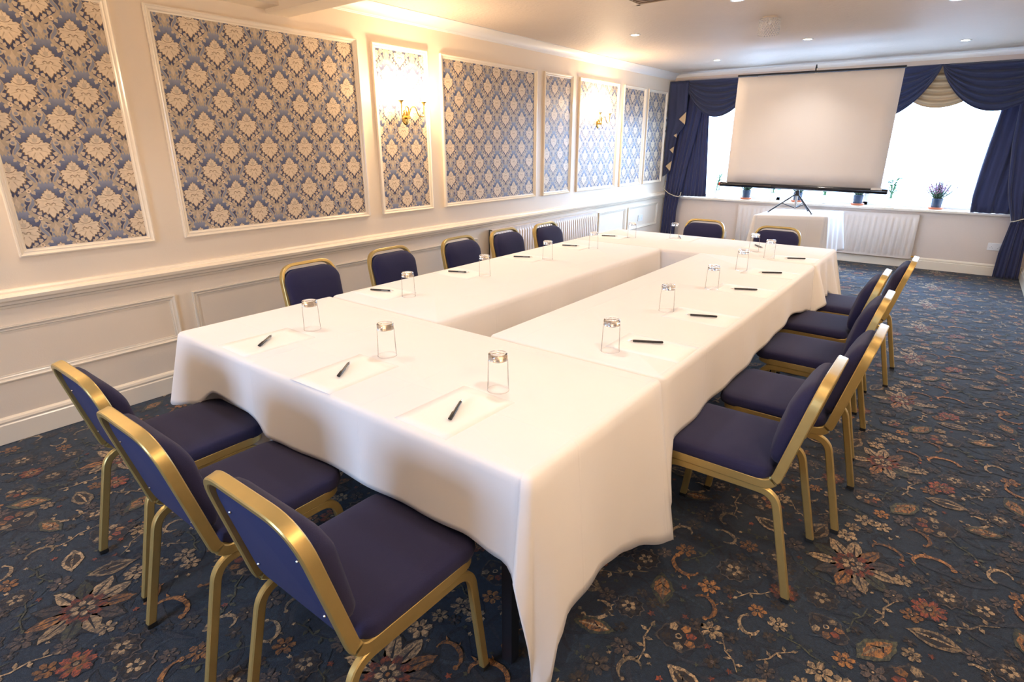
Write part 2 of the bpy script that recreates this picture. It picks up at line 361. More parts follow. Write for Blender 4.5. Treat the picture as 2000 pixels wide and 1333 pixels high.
# carpet ------------------------------------------------------------
def carpet():
    R = random.Random(5)
    base, dk = (.009, .021, .042), (.008, .008, .014)
    CR, OG_, RU, BR, OLV, PK = (.40, .28, .16), (.36, .16, .05), (.26, .06, .028), (.05, .032, .024), (.075, .075, .045), (.10, .072, .062)
    def jag(pts, a=.0025):
        out = []
        for i in range(len(pts)):
            p, q = pts[i], pts[(i+1) % len(pts)]; n = max(1, int(math.hypot(q[0]-p[0], q[1]-p[1])/.012))
            for k in range(n):
                t = k/n; out.append((p[0]+(q[0]-p[0])*t+R.uniform(-a, a), p[1]+(q[1]-p[1])*t+R.uniform(-a, a)))
        return out
    def petals(n, r, w, ph=0, r0=.25):
        P = []
        for k in range(n):
            a = ph+2*PI*k/n
            for rr, da in ((r0, -.5), (.75, -w), (1, -w*.35), (.93, 0), (1, w*.35), (.75, w)):
                P.append((r*rr*math.cos(a+da*2*PI/n), r*rr*math.sin(a+da*2*PI/n)))
        return P
    def small(c): return [(petals(6, .042, .38), c, 0), (ell(.011, .011, 7), dk, 1), (ell(.005, .005, 5), CR, 2)]
    def rust(): return [(star(.062, .05, 9), dk, 0), (petals(8, .056, .42, .2), RU, 1), (petals(6, .036, .4), OG_, 2), (ell(.016, .013), dk, 3), (ell(.009, .008), CR, 4)]
    def pale(): return [(star(.066, .054, 10, .1), PK, 0), (star(.060, .049, 10, .1), dk, 1), (petals(7, .05, .36), BR, 2), (petals(5, .032, .34, .4), CR, 3), (ell(.012, .01), dk, 4)]
    def scroll(c, s=1, ar=3.6):
        pts = [(.07*s*(1-.10*t*ar/3)*math.cos(t*ar/1), .05*s*math.sin(t*ar)) for t in [i/12 for i in range(13)]]
        w = [s*.009*math.sin(PI*(i+.6)/13.4)**.8+.0012 for i in range(13)]
        out = [(band(pts, w), c, 0)]
        for i in (3, 6, 9):
            x, y = pts[i]; out.append(([(x, y), (x*1.35-.008, y*1.35+.006), (x*1.1, y*1.1+.012)], c, 0))
        out.append((ell(.012*s, .011*s, 8, pts[0][0], pts[0][1]), c, 1)); return out
    def leaf(c1, c2): return [(jag([(0, -.09), (.03, -.05), (.045, 0), (.035, .04), (0, .085), (-.03, .045), (-.045, 0), (-.03, -.05)]), c1, 0), (jag([(0, -.07), (.025, -.03), (.03, .01), (0, .06), (-.03, .01), (-.025, -.03)]), c2, 1), (band([(0, -.06), (.004, 0), (0, .055)], [.004, .006, .002]), CR, 2), (band([(-.018, -.01), (0, -.03)], .0025), dk, 2), (band([(.018, .0), (0, -.02)], .0025), dk, 2)]
    def big():
        L = [(jag(star(.17, .13, 11, .2), .004), dk, 0)]
        for k in range(11):
            a = .2+2*PI*k/11; c = (CR, OG_, PK, CR, OLV)[k % 5]
            pt = [(.05, -.022), (.10, -.03), (.13, -.02), (.165, -.004), (.14, .016), (.10, .026), (.05, .02)]
            L.append((jag([(x*math.cos(a)-y*math.sin(a), x*math.sin(a)+y*math.cos(a)) for x, y in pt]), c, 1))
            L.append((band([(x*math.cos(a), x*math.sin(a)) for x in (.06, .14)], [.005, .001]), dk, 2))
        L += [(petals(9, .075, .42), RU, 3), (petals(7, .052, .40, .3), BR, 4), (petals(6, .042, .36), CR, 5), (ell(.018, .015), dk, 6), (ell(.008, .007), OG_, 7)]
        return L
    def blossom():
        L = [(jag(mir([(0, .10), (.04, .085), (.055, .04), (.075, .0), (.05, -.05), (.02, -.075), (0, -.09)]), .004), PK, 0), (jag(mir([(0, .092), (.035, .078), (.048, .04), (.066, .0), (.044, -.046), (.016, -.068), (0, -.08)])), dk, 1)]
        for x, y, a, c in ((0, .03, 1.57, RU), (.025, .02, 1.0, OG_), (-.025, .02, 2.1, OG_), (.03, -.015, .3, CR), (-.03, -.015, 2.8, CR), (0, -.03, -1.57, BR)):
            pt = [(0, -.012), (.025, -.016), (.04, 0), (.025, .016), (0, .012)]
            L.append((jag([(x+u*math.cos(a)-v*math.sin(a), y+u*math.sin(a)+v*math.cos(a)) for u, v in pt], .0015), c, 2))
        L.append((ell(.014, .012), CR, 3)); L.append((ell(.008, .007), dk, 4)); return L
    def sprig(c):
        L = [(band([(-.08, -.03), (-.03, .0), (.02, .005), (.07, .04)], [.002, .0035, .0035, .002]), c, 0)]
        for x, y, a in ((-.05, -.01, 2.2), (-.02, .0, -1.0), (.02, .005, 1.9), (.05, .025, -.7), (.07, .04, .6)):
            L.append(([(x, y), (x+.018*math.cos(a-.5), y+.018*math.sin(a-.5)), (x+.034*math.cos(a), y+.034*math.sin(a)), (x+.018*math.cos(a+.5), y+.018*math.sin(a+.5))], c, 1))
        return L
    TX, TY = 1.02, .92; placed = []
    kinds = [(big, .165, 1), (blossom, .095, 3), (rust, .062, 2), (pale, .068, 6), (lambda: leaf(CR, BR), .08, 3), (lambda: leaf(OLV, OG_), .08, 3), (lambda: scroll(OG_, .95), .075, 5), (lambda: scroll(CR, .8, 4.2), .065, 5), (lambda: sprig(CR), .06, 6), (lambda: sprig(OLV), .06, 6),
             (lambda: small(CR), .04, 8), (lambda: small(OG_), .04, 6), (lambda: small(PK), .04, 14), (lambda: [(petals(5, .026, .36), BR, 0), (ell(.007, .007, 6), PK, 1)], .024, 26), (lambda: [(star(.012, .006, 5), OLV, 0)], .012, 34), (lambda: [(star(.015, .008, 5), RU, 0)], .013, 12), (lambda: [(star(.010, .005, 5), CR, 0)], .010, 26)]
    motifs = []
    for fn, rad, n in kinds:
        for _ in range(n):
            for tr in range(60):
                x, y = R.uniform(0, TX), R.uniform(0, TY)
                ok = True
                for px, py, pr in placed:
                    dx = abs(x-px); dx = min(dx, TX-dx); dy = abs(y-py); dy = min(dy, TY-dy)
                    if dx*dx+dy*dy < (.74*(rad+pr))**2: ok = False; break
                if ok:
                    placed.append((x, y, rad)); a = R.uniform(0, 2*PI); f = R.choice((-1, 1)); sc = R.uniform(.72, 1.0)
                    for pts, c, z in fn():
                        if len(pts) > 9 and z < 4: pts = jag(pts, .0022)
                        tint = R.uniform(.45, 1.1); z = z*.0003+(len(placed) % 24)*.00004
                        motifs.append(([(x+sc*(f*u*math.cos(a)-v*math.sin(a)), y+sc*(f*u*math.sin(a)+v*math.cos(a))) for u, v in pts], tuple(q*tint for q in c), z))
                    break
    # dark tendrils woven in the ground
    back = []
    for _ in range(150):
        x, y, a = R.uniform(0, TX), R.uniform(0, TY), R.uniform(0, 6.28); k = R.uniform(-14, 14); pts = []
        for i in range(9):
            pts.append((x, y)); x += .02*math.cos(a); y += .02*math.sin(a); a += k*.02
        back.append((band(pts, [.002, .005, .007, .008, .008, .007, .006, .004, .001]), R.choice(((.006, .013, .030), (.016, .032, .058), (.022, .026, .042), (.007, .010, .022)))))
    F = Flat()
    for i in range(-1, int(XR/TX)+2):
        for j in range(-1, 13):
            ox = i*TX; oy = YN+j*TY+(TY/2 if i % 2 else 0)-.3
            if oy > .5 or oy+TY < -10: continue
            for bi, (pts, c) in enumerate(back): F.poly([(ox+x, oy+y) for x, y in pts], c, .0001+bi*.00001)
            for pts, c, z in motifs: F.poly([(ox+x, oy+y) for x, y in pts], c, .0018+z)
    F = F.clip(0, XR, YN, 0)
    F.poly([(0, YN), (XR, YN), (XR, 0), (0, 0)], base, -.0002)
    o = F.build('floor', M['carpet']); o.location.z = -.0044
    tag(o, 'dark blue carpet woven with orange and cream flowers', 'floor', None, 'structure')
    struct('floor_slab', bx(-.12, XR+.12, YN, .34, -.1, -.0052), M['wood'], 'floor below the carpet')
carpet()

# mouldings ----------------------------------------------------------
def run(bm, prof, path, closed=False, out=None):
    """profile (d, h): d away from wall, h along 'outwards' in the wall plane; path of (point, h-direction, d-direction)"""
    rings = [[bm.verts.new(Vector(p)+Vector(hd)*h+Vector(dd)*d) for d, h in prof] for p, hd, dd in path]
    n = len(rings)
    for i in range(n if closed else n-1):
        a, b = rings[i], rings[(i+1) % n]
        for j in range(len(prof)-1): bm.faces.new((a[j], a[j+1], b[j+1], b[j]))
    return bm
def frame_bm(y0, y1, z0, z1, w=.036, t=.022):
    prof = [(0, 0), (t, 0), (t*1.05, -w*.18), (t*.75, -w*.32), (t*.6, -w*.5), (t*.62, -w*.66), (t*.35, -w*.8), (t*.3, -w), (0, -w)]
    bm = bmesh.new(); X = (1, 0, 0)
    run(bm, prof, [((0, y0, z0), (0, -1, -1), X), ((0, y1, z0), (0, 1, -1), X), ((0, y1, z1), (0, 1, 1), X), ((0, y0, z1), (0, -1, 1), X)], True)
    return bm
tn = [0]
def trim(bm, m, label, smooth=False):
    tn[0] += 1; return struct('trim_%d' % tn[0], bm, m, label, 'trim', smooth)
ZB, ZT = .949, 2.22
panels = [(-9.9, -8.262, -8.44, 1.474, 'behind the viewer'), (-8.09, -7.452, -7.905, 1.474, 'nearest the camera at the photo\'s left edge'), (-7.281, -5.854, -7.178, 1.474, 'wide, left of the first brass wall light'), (-5.719, -5.142, -5.44, 1.60, 'narrow, carrying the nearer brass wall light'), (-4.988, -3.568, -4.76, 1.602, 'wide, between the two brass wall lights'), (-3.4275, -2.863, -3.22, 1.53, 'narrow, just left of the farther wall light'), (-2.7155, -1.7526, -2.40, 1.50, 'carrying the farther brass wall light'), (-1.608, -.977, -1.35, 1.55, 'second from the curtained corner'), (-.883, -.257, -.62, 1.50, 'nearest the curtained corner')]
for y0, y1, fy, fz, lab in panels:
    f = trim(frame_bm(y0, y1, ZB, ZT), M['gloss'], 'cream moulding framing a blue damask wallpaper panel, '+lab)
    wallpaper(y0+.012, y1-.012, ZB+.012, ZT-.012, fy, fz, f)
for y0, y1, z0, z1, lab in [(-9.6, -7.405, .325, .612, 'nearest the camera'), (-7.30, -6.36, .325, .612, 'behind the first left chair'), (-6.23, -4.55, .325, .612, 'behind the second and third left chairs'), (-2.12, -1.37, .32, .645, 'just beyond the radiator'), (-1.28, -.29, .32, .645, 'next to the curtain with the socket')]:
    trim(frame_bm(y0, y1, z0, z1, .034, .016), M['gloss'], 'cream beaded frame on the lower left wall, '+lab)
def rail(x0y0, x1y1, prof, n): 
    bm = bmesh.new(); return run(bm, prof, [((*x0y0, 0), (0, 0, 1), n), ((*x1y1, 0), (0, 0, 1), n)])
dado = [(0, .700), (.012, .703), (.016, .715), (.030, .722), (.034, .735), (.046, .745), (.050, .762), (.040, .774), (.024, .777), (.022, .786), (.014, .796), (0, .7975)]
trim(rail((0, YN), (0, -.0), dado, (1, 0, 0)), M['gloss'], 'cream dado rail running the length of the left wall', False)
sk = [(0, 0), (.02, 0), (.02, .100), (.014, .106), (.018, .118), (.014, .130), (.006, .137), (0, .139)]
for nm, a, b_, n in (('baseboard_left', (0, YN), (0, 0), (1, 0, 0)), ('baseboard_back', (0, 0), (XR, 0), (0, -1, 0)), ('baseboard_right', (XR, YN), (XR, 0), (-1, 0, 0))):
    struct(nm, rail(a, b_, sk, n), M['gloss'], 'cream moulded skirting board, '+nm.split('_')[1]+' wall', 'baseboard')
cove = [(0, 2.39), (.006, 2.392), (.008, 2.400), (.012, 2.402)]+[(.012+.085*(1-math.cos(t*PI/16)), 2.402+.062*math.sin(t*PI/16)) for t in range(1, 9)]+[(.105, 2.464), (.105, 2.472)]
trim(rail((0, -6.39), (0, 0), cove, (1, 0, 0)), M['cove'], 'white coved cornice above the wallpaper panels', True)
cb = [(d, h+.02*(2.472-h)/.08+.015) if h < 2.46 else (d, h+.01) for d, h in cove]
trim(rail((0, 0), (XR, 0), cb, (0, -1, 0)), M['cove'], 'white coved cornice above the window', True)
trim(rail((XR, YN), (XR, 0), cove, (-1, 0, 0)), M['cove'], 'white coved cornice on the right wall', True)
trim(bx(0, XR, -6.546, -6.385, 2.28, ZC), M['wall'], 'cream downstand beam crossing the ceiling above the tables')
trim(bx(0, .16, YN, -6.546, 2.305, ZC), M['wall'], 'cream boxed cornice on the near side of the beam')

# window -------------------------------------------------------------
wd = thing('window_1', 'wide overexposed window behind the plants and projector screen', 'window'); wd['kind'] = 'structure'
fb = bmesh.new(); d0, d1 = .24, .30
for a in (WX0, WX1-.05): box(fb, a, a+.05, d0, d1, WZ0, WZ1)
for a in (1.62, 2.72): box(fb, a-.025, a+.025, d0, d1, WZ0, WZ1)
box(fb, WX0, WX1, d0, d1, WZ0, WZ0+.04); box(fb, WX0, WX1, d0, d1, WZ1-.05, WZ1)
obj('window_frame', fb, M['frame'], wd)
for a, c in ((WX0+.05, 1.595), (1.645, 2.695), (2.745, WX1-.05)): obj('glass_pane', bx(a, c, .268, .272, WZ0+.04, WZ1-.05), M['pane'], wd)
obj('window_sill', bx(WX0-.06, WX1+.06, -.05, .25, WZ0-.028, WZ0, bev=.006), M['gloss'], wd)

wd2 = thing('fill_window', 'unseen window added in the wall behind the viewer for daylight fill', 'window'); wd2['kind'] = 'structure'
fb = bmesh.new()
for a in (FX0, (FX0+FX1)/2-.02, FX1-.04): box(fb, a, a+.04, YN-.09, YN-.04, 1.05, 1.95)
box(fb, FX0, FX1, YN-.09, YN-.04, 1.05, 1.10); box(fb, FX0, FX1, YN-.09, YN-.04, 1.90, 1.95)
obj('window_frame', fb, M['frame'], wd2)
# ------------------------------------------------------------------ chairs
def chair_proto():
    t = thing('banquet_chair', 'x', 'chair', group='navy padded banquet chairs with gold frames')
    # closed loop: seat rail round the front, up the back
    hw = .195; Z = .424
    ht = .181
    ctl = [(hw, .24, Z), (hw, -.165, Z-.006), (ht, -.26, .800), (-ht, -.26, .800), (-hw, -.165, Z-.006), (-hw, .24, Z)]
    pts = fillet(ctl, [.07, .055, .10, .10, .055, .07], 8, True)
    bk = Vector((0, -.095, .382)).normalized(); nb = Vector((0, bk.z, -bk.y))
    def side(i, tt):
        p = pts[i]
        s = min(1, max(0, (p.z-.42)/.05)); s = s*s*(3-2*s)
        a = (Vector((0, 0, -1))*(1-s)+nb*s)
        return a if a.length > .05 else nb
    obj('frame', sweep(bmesh.new(), pts, .033, .019, side, True), M['gold'], t, True)
    X = Vector((1, 0, 0))
    for s in (-1, 1):
        for rear in (1, 0):
            if rear: c = [(s*.197, -.262, .012), (s*.190, -.175, .392), (s*.190, .05, .392)]
            else: c = [(s*.197, .258, .012), (s*.190, .215, .392), (s*.190, .05, .392)]
            p = fillet(c, [0, .07, 0], 8)
            lg = obj('leg', sweep(bmesh.new(), p, .020, .027, lambda i, q: X), M['gold'], t, True)
            f = p[0]; obj('foot_cap', bx(f.x-.011, f.x+.011, f.y-.0145, f.y+.0145, 0, .014), M['rubber'], lg)
    # seat cushion
    bm = bmesh.new(); n = 48
    def rr(hx, y0, y1, rf, rb, z, k):
        out = []
        for cx, cy, r, a0 in ((hx, y1, rf, 0), (-hx, y1, rf, PI/2), (-hx, y0, rb, PI), (hx, y0, rb, 1.5*PI)):
            sx = 1 if cx > 0 else -1; sy = -1 if cy == y1 else 1
            for i in range(k+1):
                a = a0+PI/2*i/k; out.append(Vector((cx-sx*r+r*math.cos(a), cy+sy*r+r*math.sin(a), z)))
        return out
    prof = [(.010, .427), (.0, .433), (-.003, .445), (.0, .464), (.005, .471), (.014, .475), (.045, .478), (.09, .480)]
    P = [rr(.203-d, -.150+d, .268-d, max(.02, .075-d), max(.015, .04-d), z, 6) for d, z in prof]
    rings = grid(bm, P, True); bm.faces.new(rings[0][::-1]); bm.faces.new(rings[-1])
    obj('seat', bm, M['fab'], t, 'all')
    # back cushion, in the plane of the back: u across, v up, w forward
    o0 = Vector((0, -.165, .418)); 
    def loop(hx, v0, v1, rt, rbm, w, k=6):
        out = []
        for cx, cv, r, a0 in ((hx, v1, rt, 0), (-hx, v1, rt, PI/2), (-hx*.96, v0, rbm, PI), (hx*.96, v0, rbm, 1.5*PI)):
            sx = 1 if cx > 0 else -1; sy = -1 if cv == v1 else 1
            for i in range(k+1):
                a = a0+PI/2*i/k; u = cx-sx*r+r*math.cos(a); v = cv+sy*r+r*math.sin(a)
                out.append(o0+Vector((u, 0, 0))+bk*v+nb*w)
        return out
    bm = bmesh.new(); v0, v1 = .055, .362
    P = [loop(.184-d, v0+d, v1-d, max(.02, .085-d), max(.015, .05-d), w) for d, w in ((.012, .010), (.0, .016), (.0, .030), (.007, .041), (.022, .047), (.05, .052), (.09, .055))]
    for row in P[2:]:
        for q in row: vv = ((q-o0).dot(bk)-.209)/.155; q += nb*.022*max(0, 1-vv*vv)
    rings = grid(bm, P, True); bm.faces.new(rings[0][::-1]); bm.faces.new(rings[-1])
    obj('backrest', bm, M['fab'], t, 'all')
    bm = bmesh.new()
    P = [loop(.178-d, .045+d, .366-d, .075, .03, w) for d, w in ((0, .010), (.0, -.002), (.006, -.004))]
    rings = grid(bm, P, True); bm.faces.new(rings[0][::-1]); bm.faces.new(rings[-1])
    bp = obj('back_panel', bm, M['fabb'], t, True)
    for u, v in ((.135, .10), (-.135, .10), (.135, .28), (-.135, .28)):
        bm = bmesh.new(); c = o0+Vector((u, 0, 0))+bk*v-nb*.006; bmesh.ops.create_uvsphere(bm, u_segments=8, v_segments=5, radius=.004, matrix=Matrix.Translation(c))
        obj('stud', bm, M['steel'], bp)
    # underside cross bars
    for yy in (-.10, .16): obj('seat_support', bx(-.185, .185, yy, yy+.02, .408, .427), M['black'], t)
    return t
ch = chair_proto()
CB = 'navy and gold banquet chair, '
chairs = [  # x, y of the chair centre, yaw (0 faces the window)
 (1.586, -8.105, 0.0, CB+'near end of table, leftmost and closest to the panelled wall'),
 (2.12, -8.145, 0.0, CB+'near end of table, middle of the three'),
 (2.69, -8.122, 0.0, CB+'near end of table, lowest in the photo'),
 (3.275, -6.83, PI/2, CB+'right side row, nearest, its whole seat in view'),
 (3.342, -6.312, PI/2, CB+'right side row, second from the near end'),
 (3.302, -5.63, PI/2, CB+'right side row, middle of the five'),
 (3.232, -5.04, PI/2, CB+'right side row, second from the far end'),
 (3.328, -4.46, PI/2, CB+'right side row, farthest towards the window'),
 (.86, -6.85, -PI/2, CB+'left side row by the wall, nearest and largest'),
 (.88, -6.21, -PI/2, CB+'left side row by the wall, second from near end'),
 (.93, -5.55, -PI/2, CB+'left side row by the wall, middle of the five'),
 (.94, -4.98, -PI/2, CB+'left side row, before the near end of the radiator'),
 (.99, -4.43, -PI/2, CB+'left side row, farthest, in front of the radiator'),
 (1.83, -3.55, PI, CB+'far side of table, left one before the beige wall'),
 (2.52, -3.66, PI, CB+'far side of table, before the small clothed table')]
for i, (x, y, rz, lab) in enumerate(chairs):
    if i == 0: ch.location = (x, y, 0); ch.rotation_euler = (0, 0, rz); ch['label'] = lab
    else: dup(ch, (x, y, 0), rz, lab)

# ------------------------------------------------------------------ tables and cloths
TZ = .745
def table(x0, x1, y0, y1, label, h=TZ):
    t = thing('folding_table', label, 'table', ((x0+x1)/2, (y0+y1)/2, 0), 0, 'clothed folding tables')
    a, b_ = (x1-x0)/2, (y1-y0)/2
    obj('tabletop', bx(-a+.015, a-.015, -b_+.015, b_-.015, h-.03, h-.006, bev=.004), M['wood'], t)
    for sx in (-1, 1):
        for sy in (-1, 1):
            px, py = sx*(a-.14), sy*(b_-.11); obj('leg', bx(px-.018, px+.018, py-.018, py+.018, 0, h-.03), M['black'], t)
    return t
def cloth(name, corners, dropf, outf, label, h=TZ, step=.02, wave=None, rad=.02, group='white linen tablecloths'):
    """corners counter-clockwise; dropf(side, s) gives the hem height, outf(side, s, t) the outward offset"""
    cs = [Vector((x, y, 0)) for x, y in corners]; n = len(cs); per = []
    for k in range(n):
        a, b_ = cs[k], cs[(k+1) % n]; d = (b_-a); L = d.length; d.normalize(); nrm = Vector((d.y, -d.x, 0))
        pa = cs[k-1]; dp = (a-pa).normalized(); np_ = Vector((dp.y, -dp.x, 0))
        # rounded corner then straight
        for i in range(8):
            f = i/8; m_ = (np_*(1-f)+nrm*f).normalized(); per.append((a-(np_+nrm)*rad+m_*rad, m_, k, 0.0 if f >= .5 else None, f))
        N = max(2, int((L-2*rad)/step))
        for i in range(N+1):
            s = rad+(L-2*rad)*i/N; per.append((a+d*s-nrm*0, nrm, k, s, 1))
    def ev(e, t):
        p, m_, k, s, f = e
        if s is None: kk = (k-1) % n; ss = (cs[k]-cs[kk]).length
        else: kk, ss = k, s
        z1 = dropf(kk, ss); 
        if f < 1:
            z1a = dropf((k-1) % n, (cs[k]-cs[(k-1) % n]).length); z1b = dropf(k, 0); z1 = z1a*(1-f)+z1b*f
            o = outf((k-1) % n, (cs[k]-cs[(k-1) % n]).length, t)*(1-f)+outf(k, 0, t)*f
        else: o = outf(kk, ss, t)
        return p+m_*o+Vector((0, 0, h-.012+(z1-h+.012)*t))
    bm = bmesh.new(); P = []
    cen = sum(cs, Vector())/n
    top = [Vector((e[0].x, e[0].y, h))-e[1]*.012 for e in per]; P.append(top)
    P.append([Vector((e[0].x, e[0].y, h-.004))-e[1]*.003 for e in per])
    for q in range(15): P.append([ev(e, q/14) for e in per])
    rows = grid(bm, P, True)
    bm.faces.new(rows[0][::-1])
    o = obj(name, bm, M['cloth'], None, 'all'); solidify(o, .0015, 1)
    return tag(o, label, 'tablecloth', group)
def sstep(a, b_, x): x = max(0, min(1, (x-a)/(b_-a))); return x*x*(3-2*x)
def interp(x, K):
    if x <= K[0][0]: return K[0][1]
    for (a, p), (b_, q) in zip(K, K[1:]):
        if x <= b_: t = (x-a)/(b_-a); t = t*t*(3-2*t); return p+(q-p)*t
    return K[-1][1]
XA, XB, XD, XE = 1.2416, 3.0697, 2.0066, 2.3093
YA, YB, YF, YI = -7.899, -7.140, -4.731, -3.969
# near table: sides 0 front (x+), 1 right (y+), 2 inner, 3 left
def nd(k, s):
    if k == 0: return interp(s, [(0, .44), (.12, .46), (.28, .545), (.50, .54), (.72, .497), (.85, .49), (1.2, .49), (1.45, .505), (1.62, .51), (1.74, .475), (1.81, .45), (1.828, .45)])
    if k == 1: return interp(s, [(0, .02), (.05, .03), (.085, .20), (.13, .275), (.30, .27), (.44, .25), (.56, .215), (.68, .18), (.759, .16)])
    if k == 2: return interp(s, [(0, .14), (.06, .30), (.2, .46), (1.6, .46), (1.83, .40)])
    return interp(s, [(0, .12), (.28, .12), (.33, .16), (.37, .44), (.72, .44), (.759, .44)])
def no(k, s, t):
    if k == 0: return .004+t*(.012+.007*math.sin(s*9+1.0)+.004*math.sin(s*17))+.055*t*math.exp(-(s/.10)**2)+.02*t*math.exp(-((s-.70)/.07)**2)+.03*t*math.exp(-((s-1.82)/.03)**2)
    if k == 1: return -.012*t*math.exp(-(s/.03)**2)+.004+t*(.035*(1-math.exp(-(s/.06)**2))+.010*math.sin(s*10+.6)+.003*math.sin(s*31))+.06*t*math.exp(-((s-.759)/.14)**2)
    if k == 2: return .003+t*.003
    return .004+t*.012+.07*t*math.exp(-((s-.759)/.12)**2)
table(XA, XB, YA, YB, 'dark-legged folding table at the near end under white linen')
cloth('tablecloth', [(XA, YA), (XB, YA), (XB, YB), (XA, YB)], nd, no, 'white tablecloth on the near end table, one corner trailing to the carpet')
def ud(k, s): return {0: .17, 1: .70, 2: .70, 3: .20}[k]
def uo(k, s, t): return -.075*t*sstep(.05, .16, s) if k == 0 else 0
cloth('tablecloth', [(XA+.012, YA+.012), (2.0, YA+.012), (2.0, YB-.012), (XA+.012, YB-.012)], ud, uo, 'white under-cloth hanging lower than the top cloth at the near left corner', h=TZ-.004)
def rd(k, s):   # right run: 0 near end, 1 right side, 2 far end, 3 inner
    if k == 1: return interp(s, [(0, .20), (.03, .30), (.08, .488), (.5, .487), (1.1, .50), (1.85, .54), (2.2, .487), (2.3, .46), (2.4, .46)])
    if k == 3: return .46+.02*math.sin(s*5)
    if k == 0: return interp(s, [(0, .46), (.6, .42), (.762, .20)])
    return .42
def ro(k, s, t):
    if k == 1: return .004+t*(.016+.006*math.sin(s*9)+.004*math.sin(s*19+2))+.05*t*math.exp(-(s/.05)**2)
    if k == 3: return .004+t*(.018+.012*math.sin(s*7+.4)+.006*math.sin(s*19))
    return .003+t*.003
table(XE, XB, YB+.02, YF-.004, 'long folding table under white linen, right side of the ring')
cloth('tablecloth', [(XE, YB+.012), (XB, YB+.012), (XB, YF-.002), (XE, YF-.002)], rd, ro, 'white tablecloth on the long right-hand table beside five chairs')
def ld(k, s):
    if k == 3: return interp(s, [(0, .49), (2.15, .49), (2.3, .40), (2.395, .22)])
    if k == 0: return interp(s, [(0, .22), (.3, .40), (.762, .45)])
    return .46+.02*math.sin(s*5+1)
def lo(k, s, t):
    if k in (1, 3): return .004+t*(.018+.010*math.sin(s*8+1)+.007*math.sin(s*21))
    return .003+t*.003
table(XA, XD, YB+.02, YF-.004, 'long folding table under white linen, left side of the ring')
cloth('tablecloth', [(XA, YB+.012), (XD, YB+.012), (XD, YF-.002), (XA, YF-.002)], ld, lo, 'white tablecloth on the long left-hand table by the panelled wall')
def fd(k, s):
    if k == 1: return interp(s, [(0, .47), (.08, .49), (.42, .488), (.52, .44), (.62, .43), (.762, .38)])
    if k == 0: return interp(s, [(0, .46), (1.6, .46), (1.83, .36)])
    if k == 2: return .49
    return .45
def fo(k, s, t):
    if k == 1: return .004+t*(.05+.025*math.sin(s*26)+.02*math.sin(s*13+1))+.05*t*math.exp(-((s-.762)/.1)**2)
    if k == 0: return .003+t*.006
    return .004+t*(.02+.012*math.sin(s*12))
table(XA, XB, YF+.006, YI, 'dark-legged folding table at the far end under white linen')
cloth('tablecloth', [(XA, YF+.010), (XB, YF+.010), (XB, YI), (XA, YI)], fd, fo, 'white tablecloth on the far end table, hanging in pleats at the right corner')
# projector table
def pd(k, s): return {0: .28, 1: .30, 2: .34, 3: .26}[k]+.015*math.sin(s*9)
def po(k, s, t):
    if k == 0: return .004+.02*t+.01*t*math.sin(s*10)+.05*t*math.exp(-(s/.1)**2)
    if k == 1: return .004+t*(.03+.02*math.sin(s*30))+.03*t*math.exp(-((s-.72)/.1)**2)
    return .004+t*(.07 if k == 3 else .03)
pt = table(1.98, 2.60, -1.66, -1.06, 'small square table under white linen, carrying the projector screen tripod'); pt['group'] = 'small table'
cloth('tablecloth', [(1.93, -2.02), (2.61, -1.72), (2.66, -1.0), (1.93, -1.22)], pd, po, 'white tablecloth on the small table below the projector screen', group='small table linen')

# ------------------------------------------------------------------ papers, pens, glasses
def sheet(cx, cy, rz, label, i):
    bm = bmesh.new(); R = random.Random(i); c = R.uniform(.0005, .0012)
    P = [[(-.105+.21*u/6, -.1485+.297*v/8, .0003+c*max(0, (abs(v/4-1)-.6))**2*(1 if (u < 3) else .3)*3) for v in range(9)] for u in range(7)]
    grid(bm, P); o = obj('paper_sheet', bm, M['paper'], None, 'all'); solidify(o, .0004, 1)
    o.location = (cx, cy, TZ+.0012); o.rotation_euler = (0, 0, rz)
    return tag(o, label, 'paper', 'blank sheets laid out at each place')
def pen_proto():
    t = thing('ballpoint_pen', 'x', 'pen', group='black pens laid on the sheets')
    def cyl(prof):
        bm = bmesh.new(); lathe(bm, [(r, z) for z, r in prof], 14)
        bmesh.ops.rotate(bm, verts=bm.verts, matrix=Matrix.Rotation(PI/2, 3, 'Y')); bmesh.ops.translate(bm, verts=bm.verts, vec=(0, 0, .0052)); return bm
    obj('barrel', cyl([(-.066, 0), (-.066, .0042), (-.064, .0048), (-.03, .005), (.045, .0048), (.05, .0044), (.05, 0)]), M['pen'], t, True)
    obj('tip', cyl([(.050, .0042), (.058, .0034), (.066, .0014), (.070, .0006), (.0705, 0)]), M['steel'], t, True)
    obj('clip', bx(-.067, -.022, .0035, .0068, .0035, .0085, bev=.0008), M['pen'], t)
    obj('printed_text', bx(.0, .036, -.0054, -.0046, .0046, .0062), M['ink'], t)
    return t
def glass_proto():
    t = thing('glass_tumbler', 'x', 'glass', group='upturned glass tumblers')
    # upturned: rim on the cloth, thick base on top
    obj('bowl', lathe(bmesh.new(), [(.0345, .0), (.0350, .002), (.0345, .004), (.0318, .104)], 40), M['tumbler'], t, 'all')
    bm = lathe(bmesh.new(), [(0, .106), (.020, .1055), (.0295, .106), (.0312, .104), (.0315, .108), (.0305, .124), (.0285, .126), (.022, .1262), (.020, .1245), (0, .1238)], 40)
    obj('thick_base', bm, M['glass'], t, 'all')
    obj('rim', lathe(bmesh.new(), [(.0338, .0), (.0352, .0), (.0354, .0015), (.0346, .003), (.0338, .0015), (.0338, 0)], 40), M['tumbler'], t, 'all')
    return t
seats = []   # (paper x, y, rz), pen (tail -> tip), glass, label
